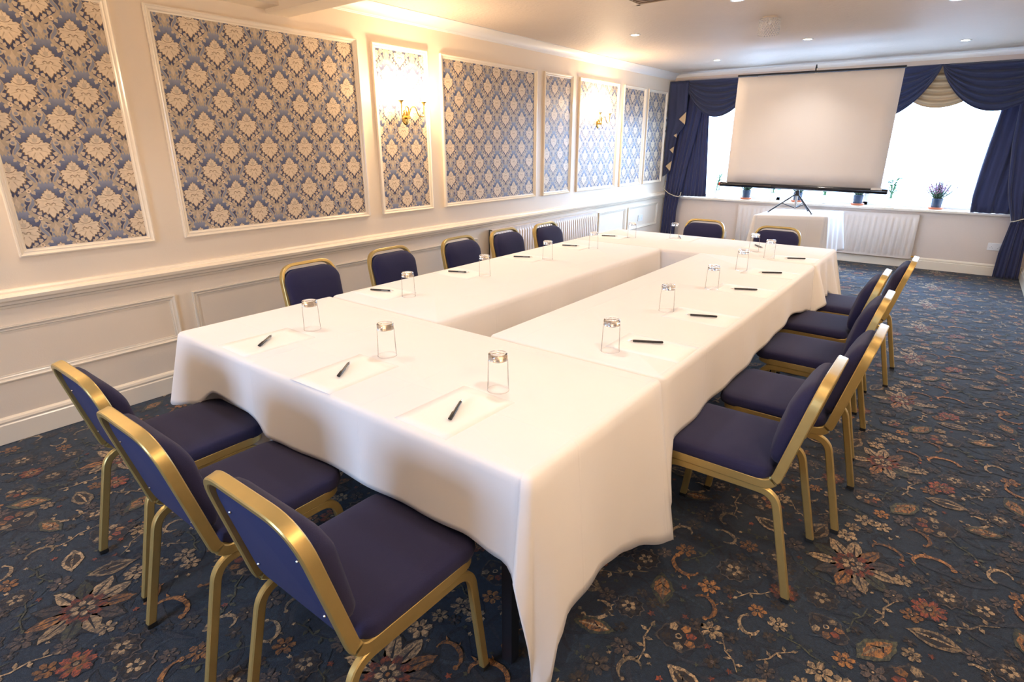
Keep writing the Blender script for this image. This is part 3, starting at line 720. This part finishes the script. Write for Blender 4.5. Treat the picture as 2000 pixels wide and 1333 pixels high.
near = [('near end of the ring, leftmost place', (1.663, -7.735), ((1.706, -7.794), (1.619, -7.690)), (1.663, -7.53)),
        ('near end of the ring, middle place', (2.183, -7.75), ((2.204, -7.794), (2.125, -7.690)), (2.165, -7.55)),
        ('near end of the ring, place by the trailing corner', (2.685, -7.735), ((2.722, -7.798), (2.660, -7.682)), (2.692, -7.545))]
left = [('left table, place nearest the camera', (1.40, -6.92), ((1.317, -6.942), (1.448, -6.884)), (1.572, -6.895)),
        ('left table, second place from the camera', (1.41, -6.315), ((1.325, -6.342), (1.450, -6.288)), (1.572, -6.285)),
        ('left table, middle place', (1.41, -5.67), ((1.345, -5.704), (1.466, -5.648)), (1.573, -5.62)),
        ('left table, second place from the far corner', (1.42, -5.08), ((1.36, -5.10), (1.48, -5.053)), (1.61, -5.06)),
        ('left table, place at the far corner', (1.42, -4.45), ((1.36, -4.477), (1.478, -4.428)), (1.60, -4.40))]
far = [('far end table, left place', (1.97, -4.17), ((1.897, -4.108), (1.965, -4.235)), (1.890, -4.20)),
       ('far end table, right place', (2.58, -4.18), ((2.534, -4.170), (2.630, -4.285)), (2.60, -4.43))]
right = [('right table, place nearest the camera', (2.908, -6.86), ((2.930, -6.801), (2.806, -6.866)), (2.800, -7.0)),
         ('right table, second place from the camera', (2.908, -6.34), ((2.975, -6.316), (2.850, -6.368)), (2.742, -6.34)),
         ('right table, middle place', (2.908, -5.71), ((2.970, -5.676), (2.852, -5.736)), (2.758, -5.77)),
         ('right table, second place from the far end', (2.908, -5.17), ((2.968, -5.141), (2.850, -5.211)), (2.735, -5.17)),
         ('right table, place at the far end', (2.908, -4.59), ((2.974, -4.557), (2.862, -4.618)), (2.765, -4.65))]
pp = pen_proto(); gp = glass_proto(); first = True; idx = 0
for grp, base in ((near, 0), (left, PI/2), (far, 0), (right, PI/2)):
    for lab, pc, (pa, pb), g in grp:
        idx += 1; R = random.Random(idx)
        sheet(pc[0], pc[1], base+R.uniform(-.03, .03), 'blank white A4 sheet, '+lab, idx)
        ca = ((pa[0]+pb[0])/2, (pa[1]+pb[1])/2, TZ+.0035); a = math.atan2(pb[1]-pa[1], pb[0]-pa[0])
        gl = (g[0], g[1], TZ+.0016)
        if first:
            pp.location = ca; pp.rotation_euler = (0, 0, a); pp['label'] = 'black ballpoint pen on the sheet, '+lab
            gp.location = gl; gp['label'] = 'upturned clear glass tumbler, '+lab; first = False
        else:
            dup(pp, ca, a, 'black ballpoint pen on the sheet, '+lab)
            dup(gp, gl, R.uniform(0, 6), 'upturned clear glass tumbler, '+lab)

# ------------------------------------------------------------------ projector screen on its tripod
ps = thing('projector_screen', 'white pull-up projector screen on a tripod standing on the small table', 'projector screen', (2.24, -1.56, TZ))
def L(x, y, z): return (x-2.24, y+1.56, z-TZ)
x0, x1 = 1.44, 3.045
bm = bmesh.new()
P = [[L(x0+(x1-x0)*u/12, -1.60+.006*math.sin(u*1.3)*(1-v/8), 1.05+(2.215-1.05)*v/8-.012*(u/12)) for v in range(9)] for u in range(13)]
grid(bm, P); s = solidify(obj('screen_fabric', bm, M['screen'], ps, 'all'), .002)
def rod(a, b_, r, m, name, n=14, par=ps): return obj(name, tube(bmesh.new(), [L(*a), L(*b_)], r, n), m, par, True)
rod((x0-.005, -1.6, 2.232), (x1+.01, -1.6, 2.218), .011, M['black'], 'top_bar')
rod((1.375, -1.6, 1.04), (3.105, -1.6, 1.024), .027, M['blackg'], 'casing')
rod((1.355, -1.6, 1.041), (1.376, -1.6, 1.041), .020, M['red'], 'end_cap')
rod((3.104, -1.6, 1.024), (3.112, -1.6, 1.024), .024, M['black'], 'end_cap')
obj('label_tab', bx(*[q for q in (L(2.96, 0, 0)[0], L(3.06, 0, 0)[0])], L(0, -1.64, 0)[1], L(0, -1.63, 0)[1], L(0, 0, 1.04)[2], L(0, 0, 1.062)[2]), M['white'], ps)
rod((2.24, -1.555, .80), (2.24, -1.555, 2.26), .0125, M['steel'], 'pole')
obj('hanger', tube(bmesh.new(), [L(2.24, -1.555, 2.255), L(2.24, -1.59, 2.29), L(2.24, -1.61, 2.26), L(2.24, -1.60, 2.232)], .006), M['black'], ps, True)
rod((2.24, -1.555, .94), (2.24, -1.555, 1.0), .022, M['black'], 'collar')
HUB = (2.24, -1.555, .955)
for q in ((1.985, -1.70, .752), (2.44, -1.64, .752), (2.33, -1.29, .752)):
    rod((HUB[0]+(q[0]-HUB[0])*.06, HUB[1]+(q[1]-HUB[1])*.06, HUB[2]), q, .008, M['black'], 'leg')
    mid = tuple(HUB[k]+(q[k]-HUB[k])*.5 for k in range(3)); rod(mid, (2.24, -1.555, .80), .005, M['black'], 'brace')
    lo_ = ps.children[-2]
    e = tuple(HUB[k]+(q[k]-HUB[k])*.97 for k in range(3)); f = obj('foot_tip', tube(bmesh.new(), [L(*e), L(*q)], .011, 10), M['grey'], lo_)

# ------------------------------------------------------------------ radiators
def radiator(w, h, label, loc, rz, pitch):
    t = thing('radiator', label, 'radiator', loc, rz, None)
    n = int(w/pitch); pts = []
    for i in range(n):
        x = -w/2+w*i/n; p = w/n
        for fx, d in ((.0, 0), (.12, 0), (.30, .012), (.70, .012), (.88, 0)): pts.append((x+fx*p, d))
    pts.append((w/2, 0)); bm = bmesh.new()
    zs = [(.03, 0), (.05, 1), (h-.06, 1), (h-.04, 0)]
    P = [[(x, -.06-d*k, z) for x, d in pts] for z, k in [(0, 0)]+zs+[(h, 0)]]
    rows = grid(bm, P)
    obj('panel', bm, M['rad'], t, True)
    b2 = bmesh.new(); box(b2, -w/2, w/2, -.062, -.018, h-.012, h+.004, bev=.003); box(b2, -w/2, -w/2+.006, -.062, -.018, 0, h); box(b2, w/2-.006, w/2, -.062, -.018, 0, h); box(b2, -w/2, w/2, -.03, -.018, 0, h); box(b2, -w/2, w/2, -.062, -.018, 0, .008)
    obj('casing', b2, M['rad'], t)
    for s in (-1, 1):
        obj('valve', tube(bmesh.new(), [(s*(w/2-.01), -.04, .03), (s*(w/2+.04), -.04, .03), (s*(w/2+.045), -.04, .02), (s*(w/2+.045), -.04, -loc[2])], [.010, .012, .012, .008]), M['brass'], t, True)
    for xx in (-w*.3, w*.3): obj('bracket', bx(xx-.02, xx+.02, -.02, 0, .08, h-.08), M['rad'], t)
    return t
radiator(2.12, .55, 'long white ribbed radiator on the left wall behind two chairs', (0, -3.32, .125), PI/2, .045)
radiator(2.20, .545, 'long white ribbed radiator on the back wall under the window', (2.268, 0, .115), 0, .062)

# ------------------------------------------------------------------ curtains
def pleat(bm, left, right, z0, z1, y, n, amp, nz=16, ph=0):
    """left(z), right(z) edges; n pleats"""
    P = []; nu = n*8
    for i in range(nz+1):
        z = z1+(z0-z1)*i/nz; a, b_ = left(z), right(z); row = []
        for k in range(nu+1):
            u = k/nu; yy = y(z) if callable(y) else y
            A = amp*(.6+.4*math.sin(3.1*u*n+ph))
            row.append((a+(b_-a)*u, yy-A*math.sin(2*PI*n*u+ph+.3*math.sin(i*.5)), z))
        P.append(row)
    grid(bm, P); return bm
def lin(*K): return lambda z: interp_l(z, K)
def interp_l(x, K):
    K = sorted(K)
    if x <= K[0][0]: return K[0][1]
    for (a, p), (b_, q) in zip(K, K[1:]):
        if x <= b_: return p+(q-p)*(x-a)/(b_-a)
    return K[-1][1]
def cur(name, bm, m, label, cat, group): o = obj(name, bm, m, None, 'all'); solidify(o, .003, 0); return tag(o, label, cat, group)
t = thing('curtain', 'navy curtain on the left of the window, cord-tied, lower half reaching the carpet', 'curtain', (.2, -.1, 0), 0, 'navy curtains')
def par(o, t): o.parent = t; o.matrix_parent_inverse = Matrix.Translation(t.location).inverted(); return o
g1 = cur('sill_length_drape', pleat(bmesh.new(), lin((.745, .26), (1.2, .30), (2.3, .36)), lin((.745, .675), (1.85, .60), (2.3, .60)), .745, 2.30, -.075, 7, .014), M['navy'], None, None, None)
g2 = cur('tied_drape', pleat(bmesh.new(), lin((.80, .05), (1.4, .05), (2.3, .06)), lin((.74, .285), (.85, .30), (1.2, .36), (1.6, .44), (2.3, .56)), .74, 2.30, lambda z: -.12, 6, .018), M['navy'], None, None, None)
g3 = cur('lower_drape', pleat(bmesh.new(), lin((.0, .02), (.75, .05)), lin((0, .26), (.5, .25), (.75, .285)), .005, .745, lambda z: -.115, 5, .018, ph=1), M['navy'], None, None, None)
for g in (g1, g2, g3): par(g, t)
g = obj('tieback_cord', tube(bmesh.new(), [(.012, -.06, .93), (.03, -.15, .84), (.12, -.165, .78), (.22, -.17, .745), (.285, -.165, .735), (.31, -.15, .76), (.30, -.12, .80)], .006), M['cord'], None, True); par(g, t)
g = obj('cord_hook', tube(bmesh.new(), [(.004, -.06, .95), (.03, -.06, .95), (.03, -.06, .93)], .005), M['brass'], None, True); par(g, t)
t = thing('curtain', 'navy curtain on the right of the window, flared over the sill and tied low', 'curtain', (4.2, -.1, 0), 0, 'navy curtains')
gs = [cur('sill_length_drape', pleat(bmesh.new(), lin((.735, 3.845), (.9, 3.83), (1.2, 3.84), (1.5, 3.86), (1.85, 3.89), (2.3, 3.92)), lin((.735, 4.24), (2.3, 4.30)), .735, 2.30, -.095, 5, .02), M['navy'], None, None, None),
 cur('tied_drape', pleat(bmesh.new(), lin((.66, 4.235), (.8, 4.19), (1.0, 4.13), (1.5, 4.06), (2.3, 4.02)), lin((.66, 4.40), (2.3, 4.44)), .66, 2.30, -.135, 5, .018), M['navy'], None, None, None),
 cur('lower_drape', pleat(bmesh.new(), lin((0, 4.20), (.3, 4.20), (.66, 4.235)), lin((0, 4.44), (.66, 4.40)), .005, .66, -.115, 5, .018, ph=1), M['navy'], None, None, None),
 obj('tieback_cord', tube(bmesh.new(), [(4.455, -.08, .80), (4.42, -.15, .76), (4.34, -.165, .70), (4.26, -.165, .665), (4.225, -.14, .655)], .005), M['cord'], None, True)]
for g in gs: par(g, t)
def swag(x0, x1, zt, sag, y, label, m='swag', nf=6, e=.8, grp='navy swags across the window top', amp=.024, skew=0):
    bm = bmesh.new(); P = []; nv = nf*8
    for v in range(nv+1):
        f = v/nv; row = []
        for u in range(41):
            s = u/40; b_ = max(0, 1-(2*s-1)**2)**e
            row.append((x0+(x1-x0)*s, y-.05*math.sin(PI*s)**.5*f-amp*math.sin(2*PI*nf*(f**1.1))*math.sin(PI*s)**.6, zt-sag*f*b_*(1+skew*(2*s-1))))
        P.append(row)
    # short straight heading so every swag has a body at its ends
    grid(bm, P); return cur('curtain_swag', bm, M[m], label, 'curtain swag', grp)
swag(.24, 1.24, 2.362, .50, -.17, 'navy swag at the left end of the window, beside the gold-edged tail')
swag(1.24, 2.24, 2.358, .40, -.17, 'navy swag mostly hidden behind the middle of the projector screen')
swag(2.24, 3.27, 2.358, .56, -.17, 'navy swag just right of the projector screen, left of the gold swag')
swag(3.265, 4.38, 2.352, .51, -.17, 'navy swag at the right end of the window')
swag(2.84, 3.76, 2.345, .45, -.115, 'gold swag between two navy swags', 'tan', 6, .5, 'gold swags')
swag(1.70, 2.78, 2.345, .34, -.10, 'gold swag hidden behind the projector screen', 'tan', 6, .5, 'gold swags')
pel = bx(.02, 4.44, -.10, -.085, 2.28, 2.365); tag(obj('curtain_pelmet', pel, M['swag']), 'navy covered pelmet board carrying the swags above the window', 'pelmet')
# left tail with a stepped gold-lined edge
tl = thing('curtain_tail', 'navy stepped curtain tail with gold triangles, in the left corner', 'curtain tail', (.14, -.19, 2.36))
def T(x, y, z): return (x-.14, y+.19, z-2.36)
steps = [(.225, 1.72, 1.55), (.165, 1.42, 1.35), (.135, 1.24, 1.12), (.11, 1.04, .90)]
edge = [(2.362, .30), (1.77, .30), (1.62, .19), (1.46, .165), (1.36, .16), (1.26, .15), (1.11, .133), (1.03, .03)]
bm = bmesh.new(); P = []
for i in range(31):
    z = 2.362+(1.03-2.362)*i/30; xr = interp_l(z, edge); P.append([T(.012+(xr-.012)*k/10, -.195-.008*math.sin(k*1.6), z) for k in range(11)])
grid(bm, P); solidify(obj('tail_fabric', bm, M['swag'], tl, 'all'), .004)
def tri(a): 
    bm = bmesh.new(); vs = [bm.verts.new(T(x, -.212, z)) for x, z in a]; bm.faces.new(vs); solidify(obj('gold_lining', bm, M['tan'], tl), .004)
GOLDT = [((.205, 1.844), (.305, 1.94), (.303, 1.767)), ((.146, 1.621), (.188, 1.648), (.19, 1.587)), ((.10, 1.418), (.165, 1.464), (.161, 1.366)), ((.059, 1.181), (.15, 1.259), (.133, 1.111))]

# ------------------------------------------------------------------ plants on the sill
def pot(prof, m, t, name='pot'): return obj(name, lathe(bmesh.new(), prof, 28), m, t, True)
def lily(loc, label, h, seed):
    R = random.Random(seed); h *= .95; t = thing('potted_plant', label, 'potted plant', loc, 0, 'potted plants along the window sill')
    pot([(0, .003), (.036, .003), (.040, 0), (.042, .006), (.054, .055), (.060, .085), (.062, .092), (.058, .094), (.054, .085), (0, .078)], M['potw'], t)
    obj('soil', lathe(bmesh.new(), [(.053, .080), (.03, .084), (0, .086)], 20), M['soil'], t, True)
    st = bmesh.new(); lf = bmesh.new()
    for k in range(5):
        a = R.uniform(0, 6.28); r = R.uniform(.0, .03); x, y = r*math.cos(a), r*math.sin(a); hh = h*R.uniform(.7, 1); lx, ly = R.uniform(-.035, .035), R.uniform(-.03, .03)
        pts = [(x+lx*s*s, y+ly*s*s, .08+hh*s) for s in (0, .25, .5, .75, 1)]; tube(st, pts, [.0035, .003, .003, .0025, .002], 6)
        for j in range(11):
            s = R.uniform(.25, 1); p = Vector((x+lx*s*s, y+ly*s*s, .08+hh*s)); a = R.uniform(0, 6.28); ln = R.uniform(.05, .10); up = R.uniform(-.2, .9)
            d = Vector((math.cos(a), math.sin(a), up)).normalized(); sd = d.cross(Vector((0, 0, 1))).normalized()*.009
            v = [lf.verts.new(p), lf.verts.new(p+d*ln*.4+sd), lf.verts.new(p+d*ln-Vector((0, 0, .008))), lf.verts.new(p+d*ln*.4-sd)]; lf.faces.new(v)
    obj('stem', st, M['leaf'], t, True); o = obj('foliage', lf, M['leaf'], t); solidify(o, .0012); t.scale = (1.2, 1.2, 1.2); return t
def heather(loc, label, bloom, seed):
    R = random.Random(seed); t = thing('potted_heather', label, 'potted plant', loc, 0, 'potted plants along the window sill')
    pot([(0, 0), (.052, 0), (.058, .016), (.054, .018), (.045, .012), (0, .010)], M['terra'], t, 'saucer')
    pot([(0, .013), (.034, .013), (.036, .014), (.044, .085), (.047, .092), (.043, .094), (.040, .085), (0, .080)], M['potb'], t)
    obj('soil', lathe(bmesh.new(), [(.041, .083), (.02, .087), (0, .088)], 20), M['soil'], t, True)
    st = bmesh.new(); bl = bmesh.new()
    for k in range(60):
        a = R.uniform(0, 6.28); tilt = R.uniform(0, .95); hh = R.uniform(.10, .16)
        d = Vector((math.cos(a)*math.sin(tilt), math.sin(a)*math.sin(tilt), math.cos(tilt)))
        p0 = Vector((d.x*.02, d.y*.02, .084)); tube(st, [p0, p0+d*hh*.5+Vector((0, 0, .005)), p0+d*hh+Vector((0, 0, .02))], [.0028, .0024, .0015], 4)
        for j in range(14):
            s = j/14; c = p0+d*hh*s+Vector((0, 0, .02*s)); a2 = R.uniform(0, 6.28); q = Vector((math.cos(a2), math.sin(a2), .7))*R.uniform(.010, .018)
            b = bl if s > .45 else st; w = q.cross(d)*.35
            b.faces.new([b.verts.new(c), b.verts.new(c+q*.6+w), b.verts.new(c+q), b.verts.new(c+q*.6-w)])
    obj('foliage', st, M['leafd'], t); obj('bloom', bl, bloom, t); t.scale = (1.4, 1.4, 1.4); return t
Y = .12; z = WZ0+.0005
lily((.772, Y, z), 'leafy plant in white pot on the sill, left of the screen by the curtain', .24, 1)
heather((1.205, Y, z), 'dark heather in blue-black pot on the sill, leftmost heather below the screen', M['leafd'], 2)
lily((1.57, Y, z), 'leafy plant in white pot below the screen, left of the tripod', .2, 3)
heather((1.905, Y, z), 'dark heather in blue-black pot directly behind the tripod', M['leafd'], 4)
lily((2.245, Y, z), 'leafy plant in white pot below the screen, right of the tripod', .2, 5)
heather((2.645, Y, z), 'dark heather in blue-black pot below the right end of the screen', M['leafd'], 6)
lily((3.005, Y, z), 'tall leafy plant in white pot just right of the projector screen', .29, 7)
heather((3.50, Y, z), 'pink flowering heather standing alone at the right of the sill', M['heath'], 8)

# ------------------------------------------------------------------ wall lights
def sconce():
    t = thing('wall_light', 'x', 'wall light', (0, -5.41, 1.70), 0, 'brass two-arm wall lights')
    bm = lathe(bmesh.new(), [(0, .018), (.02, .017), (.034, .012), (.040, .006), (.042, 0)], 28); bmesh.ops.rotate(bm, verts=bm.verts, matrix=Matrix.Rotation(PI/2, 3, 'Y')); bmesh.ops.scale(bm, verts=bm.verts, vec=(1, 1, 1.45))
    obj('backplate', bm, M['brass'], t, True)
    bm = lathe(bmesh.new(), [(.0, 0), (.012, 0), (.010, .02), (.016, .03), (.012, .045), (0, .052)], 16); bmesh.ops.rotate(bm, verts=bm.verts, matrix=Matrix.Rotation(PI/2, 3, 'Y')); bmesh.ops.translate(bm, verts=bm.verts, vec=(.012, 0, 0)); obj('boss', bm, M['brass'], t, True)
    for s in (-1, 1):
        arm = fillet([(.045, 0, 0), (.06, s*.014, .075), (.072, s*.05, .085), (.085, s*.075, .01), (.095, s*.12, .006), (.10, s*.122, .095)], .03, 6)
        a = obj('arm', tube(bmesh.new(), arm, .0045, 8), M['brass'], t, True)
        c = (.10, s*.122, .095)
        obj('drip_cup', lathe(bmesh.new(), [(0, 0), (.006, .0), (.009, .012), (.022, .020), (.025, .024), (.020, .026), (0, .022)], 20, c), M['brass'], t, True)
        cd = obj('candle_tube', lathe(bmesh.new(), [(0, .024), (.0105, .024), (.0105, .075), (0, .076)], 16, c), M['white'], t, True)
        obj('bulb', lathe(bmesh.new(), [(0, .075), (.010, .078), (.0155, .095), (.013, .115), (.005, .135), (0, .138)], 16, c), M['bulb'], cd, 'all')
    return t
sc = sconce(); sc['label'] = 'brass two-arm candle wall light on the narrow panel nearer the camera'
dup(sc, (0, -2.25, 1.735), 0, 'brass two-arm candle wall light on the farther panel')
dup(sc, (0, -8.78, 1.70), 0, 'brass two-arm candle wall light just outside the left edge of the photo')
for y, lab in ((-8.3, 'nearer'), (-5.2, 'farther')): dup(sc, (XR, y, 1.70), PI, lab+' brass two-arm candle wall light added unseen on the right wall for warm fill')  # unseen pair added to warm the right-hand cloth drop
for (xx, y, z0) in ((.14, -5.41, 1.70), (.14, -2.25, 1.735), (.14, -8.78, 1.70), (XR-.14, -8.3, 1.70), (XR-.14, -5.2, 1.70)):  # last two positions serve the added right-wall pair
    for s in (-1, 1): light('wall_light_glow', 'POINT', (xx, y+s*.122, z0+.20), SCONCE_W, WARM, shadow_soft_size=.03)

# ------------------------------------------------------------------ ceiling fittings
def downlight(loc, label, first=[None]):
    if first[0] is None:
        t = thing('ceiling_downlight', label, 'ceiling light', loc, 0, 'recessed ceiling downlights')
        obj('trim_ring', lathe(bmesh.new(), [(.034, 0), (.036, -.004), (.050, -.005), (.052, -.001), (.052, 0)], 28), M['white'], t, True)
        obj('lens', lathe(bmesh.new(), [(.035, -.0025), (.02, -.003), (0, -.003)], 24), M['lens'], t, True)
        first[0] = t
    else: t = dup(first[0], loc, 0, label)
    light('downlight_beam', 'SPOT', (loc[0], loc[1], loc[2]-.02), DOWN_W, DWARM, spot_size=2.0, spot_blend=1.0, shadow_soft_size=.04)
for x, y, lab in ((.996, -3.37, 'recessed downlight over the left side, nearer of the two there'), (1.025, -1.19, 'recessed downlight by the far left corner'), (2.234, -2.127, 'recessed downlight in front of the projector screen'), (3.457, -1.105, 'recessed downlight over the right end of the window'), (2.193, -4.184, 'recessed downlight cut by the top edge of the photo, centre'), (3.44, -3.26, 'recessed downlight cut by the top edge of the photo, right'),
                  (1.0, -5.5, 'recessed downlight added above the left table, out of view'), (3.45, -5.45, 'recessed downlight added above the right chairs, out of view'), (1.0, -7.7, 'recessed downlight added above the near left corner, out of view'), (2.2, -6.9, 'recessed downlight added beyond the beam, out of view'), (3.45, -7.6, 'recessed downlight added above the near right corner, out of view'), (2.2, -9.3, 'recessed downlight added unseen behind the viewer')):  # unseen fittings continuing the ceiling grid, added to raise the brightness
    downlight((x, y, ZC), lab)
# crystal shade
t = thing('crystal_ceiling_light', 'small unlit drum of crystal beads on the ceiling', 'ceiling light', (2.22, -3.42, ZC))
obj('ceiling_plate', lathe(bmesh.new(), [(0, 0), (.06, 0), (.06, -.008), (0, -.01)], 24), M['ceil'], t, True)
obj('ring', lathe(bmesh.new(), [(.078, -.012), (.081, -.012), (.081, -.018), (.078, -.018), (.078, -.012)], 32), M['steel'], t)
bm = bmesh.new(); ico = bmesh.new(); 
for k in range(24):
    for j in range(8):
        a = 2*PI*(k+.5*(j % 2))/24; bmesh.ops.create_icosphere(bm, subdivisions=1, radius=.0062, matrix=Matrix.Translation((.079*math.cos(a), .079*math.sin(a), -.026-.0145*j)))
ico.free(); cb_ = obj('crystal_beads', bm, M['glass'], t); cb_['kind'] = 'stuff'
obj('wire_drop', tube(bmesh.new(), [(0, 0, 0), (0, 0, -.05)], .01), M['white'], t)
# vent
t = thing('ceiling_vent', 'brown square ceiling vent cut by the top edge of the photo', 'vent', (1.565, -4.49, ZC))
bm = bmesh.new(); w = .6
for a in ((-.03, 0, -w, 0), (-w, -w+.03, -w, 0), (-w, 0, -.03, 0), (-w, 0, -w, -w+.03)): pass
box(bm, -.0, w, -.03, 0, -.012, 0); box(bm, 0, w, -w, -w+.03, -.012, 0); box(bm, 0, .03, -w, 0, -.012, 0); box(bm, w-.03, w, -w, 0, -.012, 0)
obj('frame', bm, M['ceil'], t)
for k in range(12): obj('slat', bx(.03, w-.03, -.05-k*.045, -.03-k*.045, -.008, -.002), M['slat'], t)
obj('backing', bx(.03, w-.03, -w+.03, -.03, -.002, -.0005), M['slat'], t)

# ------------------------------------------------------------------ sockets and controls
def plate(name, label, cat, loc, rz, w, h, extras):
    t = thing(name, label, cat, loc, rz)
    obj('face_plate', bx(-w/2, w/2, -.009, 0, -h/2, h/2, bev=.002), M['white'], t)
    for nm, a, m in extras: obj(nm, bx(*a), M[m], t)
    return t
plate('power_socket', 'white double power socket low on the back wall by the right curtain', 'socket', (4.165, 0, .345), 0, .146, .086,
  [('pin_hole', (sx+dx-w_, sx+dx+w_, -.0095, -.009, dz-h_, dz+h_), 'grey') for sx in (-.036, .036) for dx, dz, w_, h_ in ((0, .0, .002, .004), (-.011, -.016, .004, .002), (.011, -.016, .004, .002))]+[('rocker_switch', (s-.006, s+.006, -.012, -.009, .018, .034), 'white') for s in (-.03, .03)])
plate('power_socket', 'white double power socket inside the lower left wall frame near the curtain', 'socket', (0, -.86, .46), PI/2, .146, .086,
  [('pin_hole', (sx+dx-w_, sx+dx+w_, -.0095, -.009, dz-h_, dz+h_), 'grey') for sx in (-.036, .036) for dx, dz, w_, h_ in ((0, .0, .002, .004), (-.011, -.016, .004, .002), (.011, -.016, .004, .002))])
plate('room_control', 'upper of two white wall controls beside the left curtain', 'wall control', (0, -.205, 1.81), PI/2, .085, .13, [('display', (-.025, .025, -.0100, -.009, .01, .045), 'grey')])
plate('room_control', 'lower of two white wall controls beside the left curtain', 'wall control', (0, -.205, 1.655), PI/2, .085, .13, [('display', (-.025, .025, -.0100, -.009, .01, .045), 'grey')])
plate('power_socket', 'white single socket low on the back wall between chair and small table', 'socket', (.99, 0, .20), 0, .07, .10, [('plug', (-.02, .02, -.04, -.009, -.03, .03), 'white')])

for a in GOLDT: tri(a)
